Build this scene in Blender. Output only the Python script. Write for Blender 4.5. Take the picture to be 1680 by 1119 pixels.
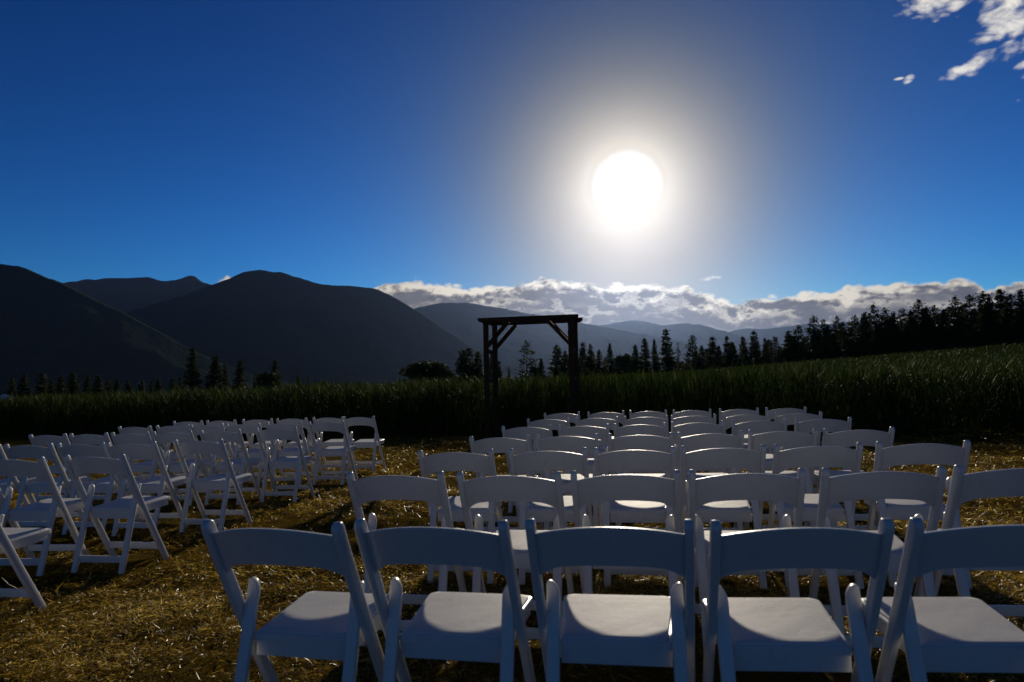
import bpy, bmesh, math, random
import numpy as np
from mathutils import Vector, Matrix

sc = bpy.context.scene
for o in list(bpy.data.objects):
    bpy.data.objects.remove(o)
COL = sc.collection
R = math.radians

# ------------------------------------------------------------------ camera
PW, PH, FPX = 1680.0, 1119.0, 1120.0
PITCH, ROLL, EYE, LAT = 0.06274, 0.02, 1.1503, 0.01283
fw = np.array([0, math.cos(PITCH), math.sin(PITCH)])
up0 = np.array([0, -math.sin(PITCH), math.cos(PITCH)])
rt0 = np.array([1.0, 0, 0])
rt = rt0 * math.cos(ROLL) - up0 * math.sin(ROLL)
up = up0 * math.cos(ROLL) + rt0 * math.sin(ROLL)
def ray(u, v):
    d = fw + rt * (u - PW / 2) / FPX + up * (PH / 2 - v) / FPX
    return d / np.linalg.norm(d)
def azel(u, v):
    d = ray(u, v)
    return math.atan2(d[0], d[1]), math.asin(d[2])
cd = bpy.data.cameras.new('camera')
cam = bpy.data.objects.new('camera', cd)
COL.objects.link(cam)
M = Matrix((rt, up, -fw)).transposed().to_4x4()
M.translation = (0, 0, EYE)
cam.matrix_world = M
cd.sensor_width = 36.0
cd.lens = FPX * 36.0 / PW
cd.clip_start = 0.05
cd.clip_end = 80000
cd.dof.use_dof = True
cd.dof.focus_distance = 7.0
cd.dof.aperture_fstop = 4.0
sc.camera = cam

# ------------------------------------------------------------------ sky
SUN_AZ, SUN_EL = R(9.94), R(15.98)
SUN = Vector((math.sin(SUN_AZ) * math.cos(SUN_EL), math.cos(SUN_AZ) * math.cos(SUN_EL), math.sin(SUN_EL)))
world = bpy.data.worlds.new('World')
sc.world = world
world.use_nodes = True
WT = world.node_tree
WT.nodes.clear()
class NG:
    """small helper that wires nodes"""
    def __init__(s, tree): s.t = tree
    def n(s, typ, **kw):
        nd = s.t.nodes.new(typ)
        for k, v in kw.items(): setattr(nd, k, v)
        return nd
    def link(s, a, b): s.t.links.new(a, b)
    def put(s, sock, v):
        if hasattr(v, 'is_output') or isinstance(v, bpy.types.NodeSocket): s.link(v, sock)
        else: sock.default_value = v
    def m(s, op, a, b=None, c=None, clamp=False):
        nd = s.n('ShaderNodeMath', operation=op, use_clamp=clamp)
        s.put(nd.inputs[0], a)
        if b is not None: s.put(nd.inputs[1], b)
        if c is not None: s.put(nd.inputs[2], c)
        return nd.outputs[0]
    def vm(s, op, a, b=None, out=0):
        nd = s.n('ShaderNodeVectorMath', operation=op)
        s.put(nd.inputs[0], a)
        if b is not None: s.put(nd.inputs[1], b)
        return nd.outputs[out]
    def ss(s, x, lo, hi, a=0.0, b=1.0):
        nd = s.n('ShaderNodeMapRange', interpolation_type='SMOOTHSTEP')
        s.put(nd.inputs[0], x); s.put(nd.inputs[1], lo); s.put(nd.inputs[2], hi); s.put(nd.inputs[3], a); s.put(nd.inputs[4], b)
        return nd.outputs[0]
    def mix(s, f, a, b, blend='MIX'):
        nd = s.n('ShaderNodeMix', data_type='RGBA', blend_type=blend)
        s.put(nd.inputs[0], f); s.put(nd.inputs[6], a); s.put(nd.inputs[7], b)
        return nd.outputs[2]
    def noise(s, vec, scale, detail=6, rough=.55, dist=0.0, out=0):
        nd = s.n('ShaderNodeTexNoise')
        s.put(nd.inputs['Vector'], vec)
        nd.inputs['Scale'].default_value = scale; nd.inputs['Detail'].default_value = detail
        nd.inputs['Roughness'].default_value = rough; nd.inputs['Distortion'].default_value = dist
        return nd.outputs[out]
def col(r, g, b): return (r, g, b, 1.0)

w = NG(WT)
sky = w.n('ShaderNodeTexSky', sky_type='NISHITA')
sky.sun_disc = False
sky.sun_elevation = SUN_EL
sky.sun_rotation = SUN_AZ
sky.altitude = 600
sky.air_density = 1.0
sky.dust_density = 0.2
sky.ozone_density = 5.0
SKY_STRENGTH = 0.80
tc = w.n('ShaderNodeTexCoord')
D = w.vm('NORMALIZE', tc.outputs['Generated'])
sep = w.n('ShaderNodeSeparateXYZ'); w.link(D, sep.inputs[0])
az = w.m('ARCTAN2', sep.outputs[0], sep.outputs[1])
el = w.m('ARCSINE', sep.outputs[2])
cosd = w.vm('DOT_PRODUCT', D, tuple(SUN), out=1)
theta = w.m('ARCCOSINE', w.m('MINIMUM', cosd, 0.999999))          # angle to the sun, radians
# deep mountain air: more contrast and saturation in the blue
pre = w.vm('SCALE', sky.outputs[0]); pre.node.inputs['Scale'].default_value = 0.1
gam = w.n('ShaderNodeGamma'); gam.inputs[1].default_value = 1.85
w.link(pre, gam.inputs[0])
hsv = w.n('ShaderNodeHueSaturation'); hsv.inputs['Saturation'].default_value = 1.03
w.link(gam.outputs[0], hsv.inputs['Color'])
sky_b = w.vm('SCALE', hsv.outputs[0]); sky_b.node.inputs['Scale'].default_value = SKY_STRENGTH
warm = w.m('EXPONENT', w.m('MULTIPLY', w.m('POWER', w.m('DIVIDE', theta, R(14)), 2.0), -1.0))
sky_c = w.vm('MULTIPLY', sky_b, w.mix(warm, col(.52, 1.0, 1.03), col(1.45, .40, .02)))
# sun with its aureole
core = w.m('MULTIPLY', w.ss(theta, R(.6), R(3.0), 1.0, 0.0), 2.2)
glow = w.m('MULTIPLY', w.m('EXPONENT', w.m('DIVIDE', w.m('MAXIMUM', w.m('SUBTRACT', theta, R(3.4)), 0.0), -R(3.3))), .34)
glow2 = w.m('MULTIPLY', w.m('EXPONENT', w.m('DIVIDE', theta, -R(9.0))), 0.04)
aur = w.vm('ADD', w.vm('ADD', w.vm('MULTIPLY', (1.0, .96, .88), core), w.vm('MULTIPLY', (1.08, .77, .30), glow)), w.vm('MULTIPLY', (1.0, .80, .45), glow2))
sky_a = w.vm('ADD', sky_c, aur)
# cloud bank above the far ridges: its upper edge as a curve over azimuth
TOP = [(-900, 520), (-300, 505), (300, 505), (350, 462), (366, 453), (382, 452), (395, 500), (560, 505), (598, 475), (620, 465), (650, 461), (700, 463), (760, 467), (830, 468), (872, 461),
       (905, 455), (950, 460), (1000, 464), (1060, 465), (1110, 467), (1150, 474), (1186, 488), (1215, 495), (1250, 487), (1300, 483), (1345, 477),
       (1390, 472), (1440, 464), (1500, 460), (1560, 457), (1590, 456), (1604, 470), (1622, 476), (1645, 465), (1680, 461), (1760, 470), (1900, 480), (2600, 500)]
AZ0, AZ1, EL0, EL1 = -1.3, 1.3, 0.0, 0.4
fc = w.n('ShaderNodeFloatCurve')
cv = fc.mapping.curves[0]
pts = []
for u_, v_ in TOP:
    a_, e_ = azel(u_, v_)
    pts.append(((a_ - AZ0) / (AZ1 - AZ0), (e_ - EL0) / (EL1 - EL0)))
pts.sort()
cv.points[0].location = (0.0, pts[0][1]); cv.points[1].location = (1.0, pts[-1][1])
for p_ in pts: cv.points.new(*p_)
fc.mapping.update()
azn = w.m('DIVIDE', w.m('SUBTRACT', az, AZ0), AZ1 - AZ0, clamp=True)
w.link(azn, fc.inputs['Value'])
top = w.m('MULTIPLY', fc.outputs[0], EL1 - EL0)
def cloud_noise(vec):
    wrp = w.noise(vec, 14, 1, .5, out=1)
    v2 = w.vm('ADD', vec, w.vm('MULTIPLY', w.vm('SUBTRACT', wrp, (.5, .5, .5)), (.035, .035, .035)))
    a = w.noise(v2, 30, 7, .58)
    vo = w.n('ShaderNodeTexVoronoi', feature='F1'); w.link(v2, vo.inputs['Vector']); vo.inputs['Scale'].default_value = 62
    return w.m('ADD', w.m('MULTIPLY', w.m('SUBTRACT', a, .5), 2.4), w.m('MULTIPLY', w.m('SUBTRACT', .45, vo.outputs['Distance']), .9))
Dst = w.vm('MULTIPLY', D, (1.0, 1.0, 1.7))
nz = cloud_noise(Dst)
lo_a = w.noise(Dst, 34, 4, .6)
lo_b = w.noise(w.vm('ADD', Dst, tuple(SUN * 0.006 + Vector((0, 0, .011)))), 34, 4, .6)    # sampled a little towards the sun
dd = w.m('ADD', w.m('DIVIDE', w.m('SUBTRACT', top, el), 0.0065), w.m('MULTIPLY', nz, 1.5))
big = w.noise(w.vm('MULTIPLY', D, (1, 1, 2.2)), 11, 4, .5)
holes = w.ss(big, .52, .66, 0.0, 2.6)
alpha = w.ss(dd, -.15, .85)
thick = w.m('SUBTRACT', dd, holes)
slope = w.m('MULTIPLY', w.m('SUBTRACT', lo_a, lo_b), 4.0)
lit = w.ss(w.m('ADD', w.m('SUBTRACT', 1.5, thick), w.m('MULTIPLY', slope, 2.4)), -1.2, 1.9)
dd_b = w.m('ADD', w.m('DIVIDE', w.m('SUBTRACT', w.m('SUBTRACT', top, .021), el), 0.0065), w.m('MULTIPLY', w.m('SUBTRACT', lo_a, .5), 13.0))
rim_2 = w.m('MULTIPLY', w.m('MULTIPLY', w.ss(dd_b, -.6, .5), w.ss(dd_b, 2.8, .5)), w.ss(big, .44, .60))
dd_c = w.m('ADD', w.m('DIVIDE', w.m('SUBTRACT', w.m('SUBTRACT', top, .043), el), 0.0065), w.m('MULTIPLY', w.m('SUBTRACT', lo_b, .5), 13.0))
rim_3 = w.m('MULTIPLY', w.m('MULTIPLY', w.ss(dd_c, -.6, .5), w.ss(dd_c, 2.4, .5)), w.ss(big, .56, .44))
lit = w.m('MAXIMUM', lit, w.m('MAXIMUM', w.m('MULTIPLY', rim_2, .55), w.m('MULTIPLY', rim_3, .4)))
near_sun = w.m('EXPONENT', w.m('DIVIDE', theta, -R(16)))
rim_b = w.m('ADD', .46, w.m('MULTIPLY', near_sun, .75))
core_b = w.m('MULTIPLY', w.m('ADD', .11, w.m('MULTIPLY', near_sun, .06)), w.m('ADD', .55, w.m('MULTIPLY', lo_a, .9)))
core_c = w.vm('MULTIPLY', w.mix(near_sun, col(.80, .86, 1.10), col(1.22, .94, .70)), core_b)
rim_c = w.vm('MULTIPLY', (1.04, .95, .80), rim_b)
cl_c = w.mix(lit, core_c, rim_c)
# loose fair-weather clouds high on the right, and scraps elsewhere
ae = w.n('ShaderNodeCombineXYZ'); w.link(az, ae.inputs[0]); w.link(el, ae.inputs[1])
def blob(u, v, ru, rv, tilt):
    a0, e0 = azel(u, v)
    mp = w.n('ShaderNodeMapping', vector_type='TEXTURE'); w.link(ae.outputs[0], mp.inputs['Vector'])
    mp.inputs['Location'].default_value = (a0, e0, 0); mp.inputs['Rotation'].default_value = (0, 0, tilt)
    mp.inputs['Scale'].default_value = (ru / FPX * .8, rv / FPX * .8, 1)
    return w.vm('LENGTH', mp.outputs[0], out=1)
bl = None
for b_ in [(1528, 2, 55, 30, .15), (1575, -25, 90, 36, .2), (1655, 22, 55, 36, .5), (1700, -8, 85, 48, .5), (1612, 98, 62, 15, .25), (1672, 78, 40, 14, .3), (1695, 104, 26, 9, .1), (1491, 130, 11, 7, .3), (1476, 129, 9, 3, 0.), (1165, 457, 22, 5, .1),
           (1790, 60, 90, 40, .4), (1850, 190, 80, 24, .3), (1700, -150, 120, 40, .3)]:
    x_ = blob(*b_)
    bl = x_ if bl is None else w.m('MINIMUM', bl, x_)
bl = w.m('SUBTRACT', 1.0, w.m('MULTIPLY', bl, bl))
dd2 = w.m('ADD', w.m('MULTIPLY', bl, 1.5), w.m('SUBTRACT', w.m('MULTIPLY', nz, 2.5), .55))
alpha2 = w.ss(dd2, -.7, 1.7)
lit2 = w.ss(w.m('ADD', w.m('SUBTRACT', 1.9, dd2), w.m('MULTIPLY', slope, 1.5)), -.5, 1.2)
cl2_c = w.mix(lit2, col(.42, .42, .44), col(.84, .80, .73))
c1 = w.mix(w.m('MULTIPLY', alpha2, .96), sky_a, cl2_c)
c2 = w.mix(alpha, c1, w.vm('ADD', cl_c, w.vm('SCALE', aur)))
c2.node.inputs[7].links[0].from_node.inputs[1].links[0].from_node.inputs['Scale'].default_value = .15
bg = w.n('ShaderNodeBackground'); w.link(c2, bg.inputs[0]); bg.inputs[1].default_value = 1.0
wo = w.n('ShaderNodeOutputWorld'); w.link(bg.outputs[0], wo.inputs[0])
world.cycles.sampling_method = 'MANUAL'
world.cycles.sample_map_resolution = 1024

# ------------------------------------------------------------------ sun lamp, exposure
sl = bpy.data.lights.new('sun', 'SUN')
sl.energy = 3.0
sl.angle = R(0.55)
sl.color = (1.0, .88, .70)
so = bpy.data.objects.new('sun', sl); COL.objects.link(so)
so.rotation_euler = SUN.to_track_quat('Z', 'Y').to_euler()
sc.view_settings.view_transform = 'Standard'
sc.view_settings.look = 'None'
sc.view_settings.gamma = 1.0
sc.view_settings.exposure = 0.1
sc.view_settings.use_curve_mapping = False
sc.cycles.use_denoising = True
sc.cycles.max_bounces = 8
sc.cycles.volume_bounces = 0
sc.cycles.transparent_max_bounces = 6

# ------------------------------------------------------------------ helpers
rng = np.random.default_rng(7)
random.seed(7)
def tag(o, label=None, cat=None, group=None, kind=None):
    if label: o['label'] = label
    if cat: o['category'] = cat
    if group: o['group'] = group
    if kind: o['kind'] = kind
    return o
def link(name, me, mat=None, parent=None):
    if mat is not None and not me.materials: me.materials.append(mat)
    o = bpy.data.objects.new(name, me)
    COL.objects.link(o)
    if parent: o.parent = parent
    return o
def empty(name, loc=(0, 0, 0), rz=0.0):
    o = bpy.data.objects.new(name, None); COL.objects.link(o)
    o.location = loc; o.rotation_euler = (0, 0, rz); o.empty_display_size = .1
    return o
def copy_tree(o, parent=None):
    c = o.copy(); COL.objects.link(c); c.parent = parent
    for ch in o.children: copy_tree(ch, c)
    return c
def np_mesh(name, V, F, smooth=False, attr=None):
    """V (n,3), F (m,k) all faces with k corners"""
    me = bpy.data.meshes.new(name)
    V = np.ascontiguousarray(V, dtype=np.float32); F = np.ascontiguousarray(F, dtype=np.int32)
    m, k = F.shape
    me.vertices.add(len(V)); me.vertices.foreach_set('co', V.ravel())
    me.loops.add(m * k); me.loops.foreach_set('vertex_index', F.ravel())
    me.polygons.add(m); me.polygons.foreach_set('loop_start', np.arange(0, m * k, k, dtype=np.int32))
    if smooth: me.polygons.foreach_set('use_smooth', np.ones(m, dtype=bool))
    me.update(calc_edges=True)
    if attr is not None:
        at = me.attributes.new('tint', 'FLOAT', 'POINT'); at.data.foreach_set('value', np.ascontiguousarray(attr, dtype=np.float32))
    return me
class VN:
    """2-D value noise"""
    def __init__(s, seed): s.t = np.random.default_rng(seed).random((256, 256)) * 2 - 1
    def __call__(s, x, y):
        x = np.asarray(x, float); y = np.asarray(y, float)
        xi = np.floor(x).astype(int); yi = np.floor(y).astype(int); a = x - xi; b = y - yi
        a = a * a * (3 - 2 * a); b = b * b * (3 - 2 * b)
        g = lambda i, j: s.t[i & 255, j & 255]
        return (g(xi, yi) * (1 - a) + g(xi + 1, yi) * a) * (1 - b) + (g(xi, yi + 1) * (1 - a) + g(xi + 1, yi + 1) * a) * b
    def fbm(s, x, y, oct=5, gain=.5):
        r = 0; am = 1.0
        for k in range(oct):
            r = r + am * s(x * 2 ** k + 17.3 * k, y * 2 ** k + 9.1 * k); am *= gain
        return r
vn = VN(3)
def sstep(a, b, x):
    t = np.clip((np.asarray(x, float) - a) / (b - a), 0, 1); return t * t * (3 - 2 * t)

# ------------------------------------------------------------------ materials
def material(name):
    m = bpy.data.materials.new(name); m.use_nodes = True
    t = m.node_tree; t.nodes.clear()
    g = NG(t); out = g.n('ShaderNodeOutputMaterial')
    return m, g, out
def principled(g, out, base, rough=.5, spec=.5, bump=None, bump_d=.002, **kw):
    p = g.n('ShaderNodeBsdfPrincipled')
    g.put(p.inputs['Base Color'], base); g.put(p.inputs['Roughness'], rough)
    p.inputs['Specular IOR Level'].default_value = spec
    for k, v in kw.items(): g.put(p.inputs[k], v)
    if bump is not None:
        b = g.n('ShaderNodeBump'); b.inputs['Strength'].default_value = 1.0; b.inputs['Distance'].default_value = bump_d
        g.link(bump, b.inputs['Height']); g.link(b.outputs[0], p.inputs['Normal'])
    g.link(p.outputs[0], out.inputs[0])
    return p
def obj_coord(g):
    return g.n('ShaderNodeTexCoord').outputs['Object']
def geo_pos(g):
    return g.n('ShaderNodeNewGeometry').outputs['Position']

mat_white, g, out = material('white_resin')
oc = obj_coord(g); oi = g.n('ShaderNodeObjectInfo')
ocr = g.vm('ADD', oc, g.vm('SCALE', oi.outputs['Location']))
n1 = g.noise(ocr, 9, 5, .6); n2 = g.noise(ocr, 70, 4, .6)
dirt = g.m('MULTIPLY', g.ss(n1, .52, .78), .35)
base = g.mix(dirt, col(.62, .605, .575), col(.48, .455, .40))
smud = g.ss(n2, .62, .75, 0, .14)
base = g.mix(smud, base, col(.42, .39, .33))
principled(g, out, base, rough=g.ss(n1, .3, .8, .26, .46), spec=.45, bump=n2, bump_d=.0006)

mat_pad, g, out = material('white_vinyl_pad')
oc = obj_coord(g)
n1 = g.noise(oc, 7, 4, .6); n2 = g.noise(oc, 320, 2, .5)
st = g.m('SINE', g.m('MULTIPLY', g.vm('DOT_PRODUCT', oc, (0, 1, 0), out=1), 0.0))
base = g.mix(g.ss(n1, .5, .8, 0, .3), col(.60, .59, .57), col(.51, .495, .46))
principled(g, out, base, rough=.62, spec=.16, bump=g.m('ADD', g.m('MULTIPLY', n1, 4.0), n2), bump_d=.0008)

mat_wood, g, out = material('dark_stained_timber')
oc = obj_coord(g)
gr = g.noise(g.vm('MULTIPLY', oc, (18, 18, 2.0)), 3, 6, .65)
base = g.mix(gr, col(.028, .014, .008), col(.075, .038, .020))
principled(g, out, base, rough=.8, spec=.05, bump=gr, bump_d=.004)

mat_straw, g, out = material('straw')
at = g.n('ShaderNodeAttribute', attribute_name='tint')
cr = g.n('ShaderNodeValToRGB'); e = cr.color_ramp.elements
e[0].position = 0; e[0].color = col(.050, .050, .010); e[1].position = 1; e[1].color = col(.88, .68, .18)
x_ = e.new(.2); x_.color = col(.13, .085, .018)
x_ = e.new(.45); x_.color = col(.34, .21, .024); x_ = e.new(.8); x_.color = col(.62, .43, .065)
g.link(at.outputs['Fac'], cr.inputs[0])
p = g.n('ShaderNodeBsdfPrincipled'); g.link(cr.outputs[0], p.inputs['Base Color']); p.inputs['Roughness'].default_value = .38
p.inputs['Specular IOR Level'].default_value = .4
tr = g.n('ShaderNodeBsdfTranslucent'); g.link(cr.outputs[0], tr.inputs[0])
ms = g.n('ShaderNodeMixShader'); ms.inputs[0].default_value = .52
g.link(p.outputs[0], ms.inputs[1]); g.link(tr.outputs[0], ms.inputs[2]); g.link(ms.outputs[0], out.inputs[0])

mat_leaf, g, out = material('crop_leaf')
at = g.n('ShaderNodeAttribute', attribute_name='tint')
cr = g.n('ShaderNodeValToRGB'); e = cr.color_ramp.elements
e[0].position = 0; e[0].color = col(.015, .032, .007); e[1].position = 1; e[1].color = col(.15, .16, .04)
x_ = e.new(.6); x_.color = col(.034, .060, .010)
g.link(at.outputs['Fac'], cr.inputs[0])
p = g.n('ShaderNodeBsdfPrincipled'); g.link(cr.outputs[0], p.inputs['Base Color']); p.inputs['Roughness'].default_value = .6
p.inputs['Specular IOR Level'].default_value = .015
tr = g.n('ShaderNodeBsdfTranslucent'); g.link(cr.outputs[0], tr.inputs[0])
ms = g.n('ShaderNodeMixShader'); ms.inputs[0].default_value = .22
g.link(p.outputs[0], ms.inputs[1]); g.link(tr.outputs[0], ms.inputs[2]); g.link(ms.outputs[0], out.inputs[0])

def needle_mat(name, a, b):
    m, g, out = material(name)
    at = g.n('ShaderNodeAttribute', attribute_name='tint')
    c = g.mix(at.outputs['Fac'], a, b)
    p = g.n('ShaderNodeBsdfPrincipled'); g.link(c, p.inputs['Base Color']); p.inputs['Roughness'].default_value = .6
    p.inputs['Specular IOR Level'].default_value = .05
    tr = g.n('ShaderNodeBsdfTranslucent'); g.link(c, tr.inputs[0])
    ms = g.n('ShaderNodeMixShader'); ms.inputs[0].default_value = .22
    g.link(p.outputs[0], ms.inputs[1]); g.link(tr.outputs[0], ms.inputs[2]); g.link(ms.outputs[0], out.inputs[0])
    return m
mat_needle = needle_mat('conifer_needles', col(.028, .040, .014), col(.060, .075, .026))
mat_bush = needle_mat('broad_foliage', col(.035, .050, .014), col(.080, .100, .030))
mat_bark, g, out = material('bark')
oc = obj_coord(g); n1 = g.noise(g.vm('MULTIPLY', oc, (30, 30, 6)), 4, 5, .6)
principled(g, out, g.mix(n1, col(.035, .024, .017), col(.10, .07, .05)), rough=.9, spec=0.0, bump=n1, bump_d=.03)

mat_ground, g, out = material('mown_ground')
pos = geo_pos(g)
sp = g.n('ShaderNodeSeparateXYZ'); g.link(pos, sp.inputs[0])
n1 = g.noise(pos, 1.3, 6, .6); n2 = g.noise(pos, 45, 6, .7); n3 = g.noise(g.vm('MULTIPLY', pos, (60, 140, 60)), 1, 3, .6)
straw_c = g.mix(n2, col(.022, .014, .003), col(.24, .150, .022))
straw_c = g.mix(g.ss(n1, .5, .72, 0, .6), straw_c, col(.085, .075, .022))
straw_c = g.mix(g.ss(n3, .55, .75, 0, .5), straw_c, col(.50, .34, .07))
field_c = g.mix(n1, col(.022, .034, .010), col(.040, .060, .016))
edge = g.m('ADD', g.m('ADD', sp.outputs[1], g.m('MULTIPLY', sp.outputs[0], .43)), g.m('MULTIPLY', g.m('SUBTRACT', n1, .5), 2.0))
base = g.mix(g.ss(edge, 14.6, 16.4), straw_c, field_c)
principled(g, out, base, rough=.9, spec=0.0, bump=g.m('ADD', n2, n3), bump_d=.035)

mat_hill, g, out = material('forested_slope')
pos = geo_pos(g)
sp = g.n('ShaderNodeSeparateXYZ'); g.link(pos, sp.inputs[0])
n1 = g.noise(pos, .004, 8, .6); n2 = g.noise(pos, .03, 5, .6); n3 = g.noise(pos, .0012, 4, .5)
base = g.mix(n1, col(.010, .019, .014), col(.026, .038, .024))
low = g.m('MULTIPLY', g.ss(sp.outputs[2], 70, -60), g.ss(n3, .47, .60))
base = g.mix(g.m('MULTIPLY', low, .25), base, col(.10, .13, .05))
base = g.mix(g.ss(n1, .60, .74, 0, .12), base, col(.06, .07, .04))
principled(g, out, base, rough=.95, spec=0.0, bump=g.m('ADD', n1, g.m('MULTIPLY', n2, .3)), bump_d=26)

mat_tent, g, out = material('tent_fabric')
n1 = g.noise(obj_coord(g), 3, 4, .5)
p = g.n('ShaderNodeBsdfPrincipled'); g.link(g.mix(n1, col(.74, .75, .77), col(.82, .82, .82)), p.inputs['Base Color']); p.inputs['Roughness'].default_value = .6
tr = g.n('ShaderNodeBsdfTranslucent'); tr.inputs[0].default_value = col(.7, .72, .75)
ms = g.n('ShaderNodeMixShader'); ms.inputs[0].default_value = .25
g.link(p.outputs[0], ms.inputs[1]); g.link(tr.outputs[0], ms.inputs[2]); g.link(ms.outputs[0], out.inputs[0])
mat_metal, g, out = material('grey_tube')
principled(g, out, g.mix(g.noise(obj_coord(g), 12, 3, .5), col(.30, .30, .31), col(.42, .42, .43)), rough=.4, spec=.5, Metallic=.8)

# ------------------------------------------------------------------ terrain
SKYL = [(-900, -3.0), (-300, -3.2), (0, -2.6), (240, -1.7), (480, -.7), (640, .1), (840, .6), (1000, 1.1), (1150, 1.75), (1300, 2.7), (1450, 3.55), (1600, 4.2), (1680, 4.55), (2000, 6.0), (2600, 7.5)]
SK_A = np.array([math.atan2(ray(u, 600)[0], ray(u, 600)[1]) for u, _ in SKYL]); SK_Z = np.array([z for _, z in SKYL])
TREE_D = 138.0
def G(x, y):
    x = np.asarray(x, float); y = np.asarray(y, float)
    r = np.hypot(x, y); a = np.arctan2(x, y)
    near = LAT * np.clip(x, -14, 16)
    zt = np.interp(a, SK_A, SK_Z)
    t = sstep(18, TREE_D, r)
    front = sstep(-5, 10, y)
    z = near * (1 - t * front) + zt * t * front
    z = z - 110 * sstep(TREE_D + 40, 1500, r)
    return z
def axis(lo, hi, d0, a, b, far, k):
    xs = list(np.arange(lo, hi + 1e-6, d0))
    s = d0
    x = hi
    while x < far: s *= k; x += s; xs.append(x)
    s = d0; x = lo; pre = []
    while x > -far: s *= k; x -= s; pre.append(x)
    return np.array(pre[::-1] + xs)
gx = axis(-7.5, 8.5, .055, 0, 0, 20500, 1.13); gy = axis(1.0, 15.0, .06, 0, 0, 20500, 1.13)
XX, YY = np.meshgrid(gx, gy)
def bumps(x, y):
    m = (1 - sstep(14, 22, np.hypot(x, y)))
    return m * (.018 * vn.fbm(x * 2.2, y * 2.2, 3) + .014 * vn.fbm(x * 9, y * 14, 2))
ZZ = G(XX, YY) + bumps(XX, YY) - .008
nxg, nyg = len(gx), len(gy)
idx = np.arange(nxg * nyg).reshape(nyg, nxg)
F = np.stack([idx[:-1, :-1], idx[:-1, 1:], idx[1:, 1:], idx[1:, :-1]], -1).reshape(-1, 4)
ground = link('ground', np_mesh('ground', np.stack([XX, YY, ZZ], -1).reshape(-1, 3), F, True), mat_ground)
tag(ground, 'mown straw-covered ground running out under the crop and across the valley', kind='structure')

def edge_y(x): return 16.3 - .43 * x

# straw litter: loose stalks and chopped bits lying on the ground
def ribbons(P, az_, tilt, L, Wd, curl, seg, twist=None, droop=None):
    """curved ribbons; returns V,F"""
    n = len(L)
    t = np.linspace(0, 1, seg + 1)[None, :]
    dx = np.sin(az_)[:, None]; dy = np.cos(az_)[:, None]
    ang = tilt[:, None] - (droop[:, None] * t if droop is not None else 0)
    ca = np.cos(ang); sa = np.sin(ang)
    step = (L / seg)[:, None]
    h = np.cumsum(np.concatenate([np.zeros((n, 1)), (ca[:, :-1] * step)], 1), 1)
    v = np.cumsum(np.concatenate([np.zeros((n, 1)), (sa[:, :-1] * step)], 1), 1)
    side = curl[:, None] * t * t * L[:, None]
    cx = P[:, 0:1] + dx * h + dy * side; cy = P[:, 1:2] + dy * h - dx * side; cz = P[:, 2:3] + v
    tw = twist if twist is not None else np.zeros(n)
    wx = (dy * np.cos(tw)[:, None]); wy = (-dx * np.cos(tw)[:, None]); wz = np.sin(tw)[:, None] * np.ones((1, seg + 1))
    prof = Wd[:, None] * (.5 * (1 - .75 * t ** 2))
    A = np.stack([cx + wx * prof, cy + wy * prof, cz + wz * prof], -1)
    B = np.stack([cx - wx * prof, cy - wy * prof, cz - wz * prof], -1)
    V = np.stack([A, B], 2).reshape(n, -1, 3)
    k = 2 * (seg + 1)
    f = np.array([[2 * i, 2 * i + 1, 2 * i + 3, 2 * i + 2] for i in range(seg)])
    F = (np.arange(n)[:, None, None] * k + f[None]).reshape(-1, 4)
    return V.reshape(-1, 3), F
def straw(n, ylo, yhi, lmin, lmax, wmin, wmax, tiltmax, power=1.0):
    y = ylo + (yhi - ylo) * rng.random(n) ** power
    x = (rng.random(n) * 2 - 1) * (.80 * y + .8)
    clump = vn.fbm(x * 1.6 + 40, y * 1.6, 3)
    keep = rng.random(n) < np.clip(.68 + .75 * clump, .25, 1)
    x, y = x[keep], y[keep]
    ok = y < edge_y(x) + .3; x, y = x[ok], y[ok]
    m = len(x)
    z = G(x, y) + bumps(x, y) - .006 + rng.random(m) ** 2 * .022
    L = lmin + (lmax - lmin) * rng.random(m) ** 2
    W_ = wmin + (wmax - wmin) * rng.random(m)
    tilt = (rng.random(m) ** 2.0) * tiltmax
    V, F = ribbons(np.stack([x, y, z], -1), rng.random(m) * 6.283, tilt, L, W_, rng.normal(0, .18, m), 2, rng.normal(0, .7, m), rng.normal(.1, .5, m))
    tint = np.repeat(np.clip(.42 + .25 * rng.normal(size=m) + .28 * clump[keep][ok], 0, 1), 6)
    return V, F, tint
def join(parts):
    Vs, Fs, Ts, o = [], [], [], 0
    for V, F, T in parts:
        Vs.append(V); Fs.append(F + o); Ts.append(T); o += len(V)
    return np.concatenate(Vs), np.concatenate(Fs), np.concatenate(Ts)
V, F, T = join([straw(130000, .9, 4.2, .010, .045, .0014, .0040, .7, .8), straw(160000, 3.0, 9.0, .014, .060, .0022, .0055, .8, .9), straw(70000, 7.0, 15.0, .025, .09, .004, .008, .9),
                straw(2400, .9, 6.5, .06, .17, .0025, .0048, .35), straw(2200, 2.0, 12, .06, .14, .003, .006, 1.3)])
straw_o = link('straw_litter', np_mesh('straw_litter', V, F, False, T), mat_straw)
tag(straw_o, 'dry golden straw and chopped stalks scattered over the mown ground', 'straw', kind='stuff')

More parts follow.
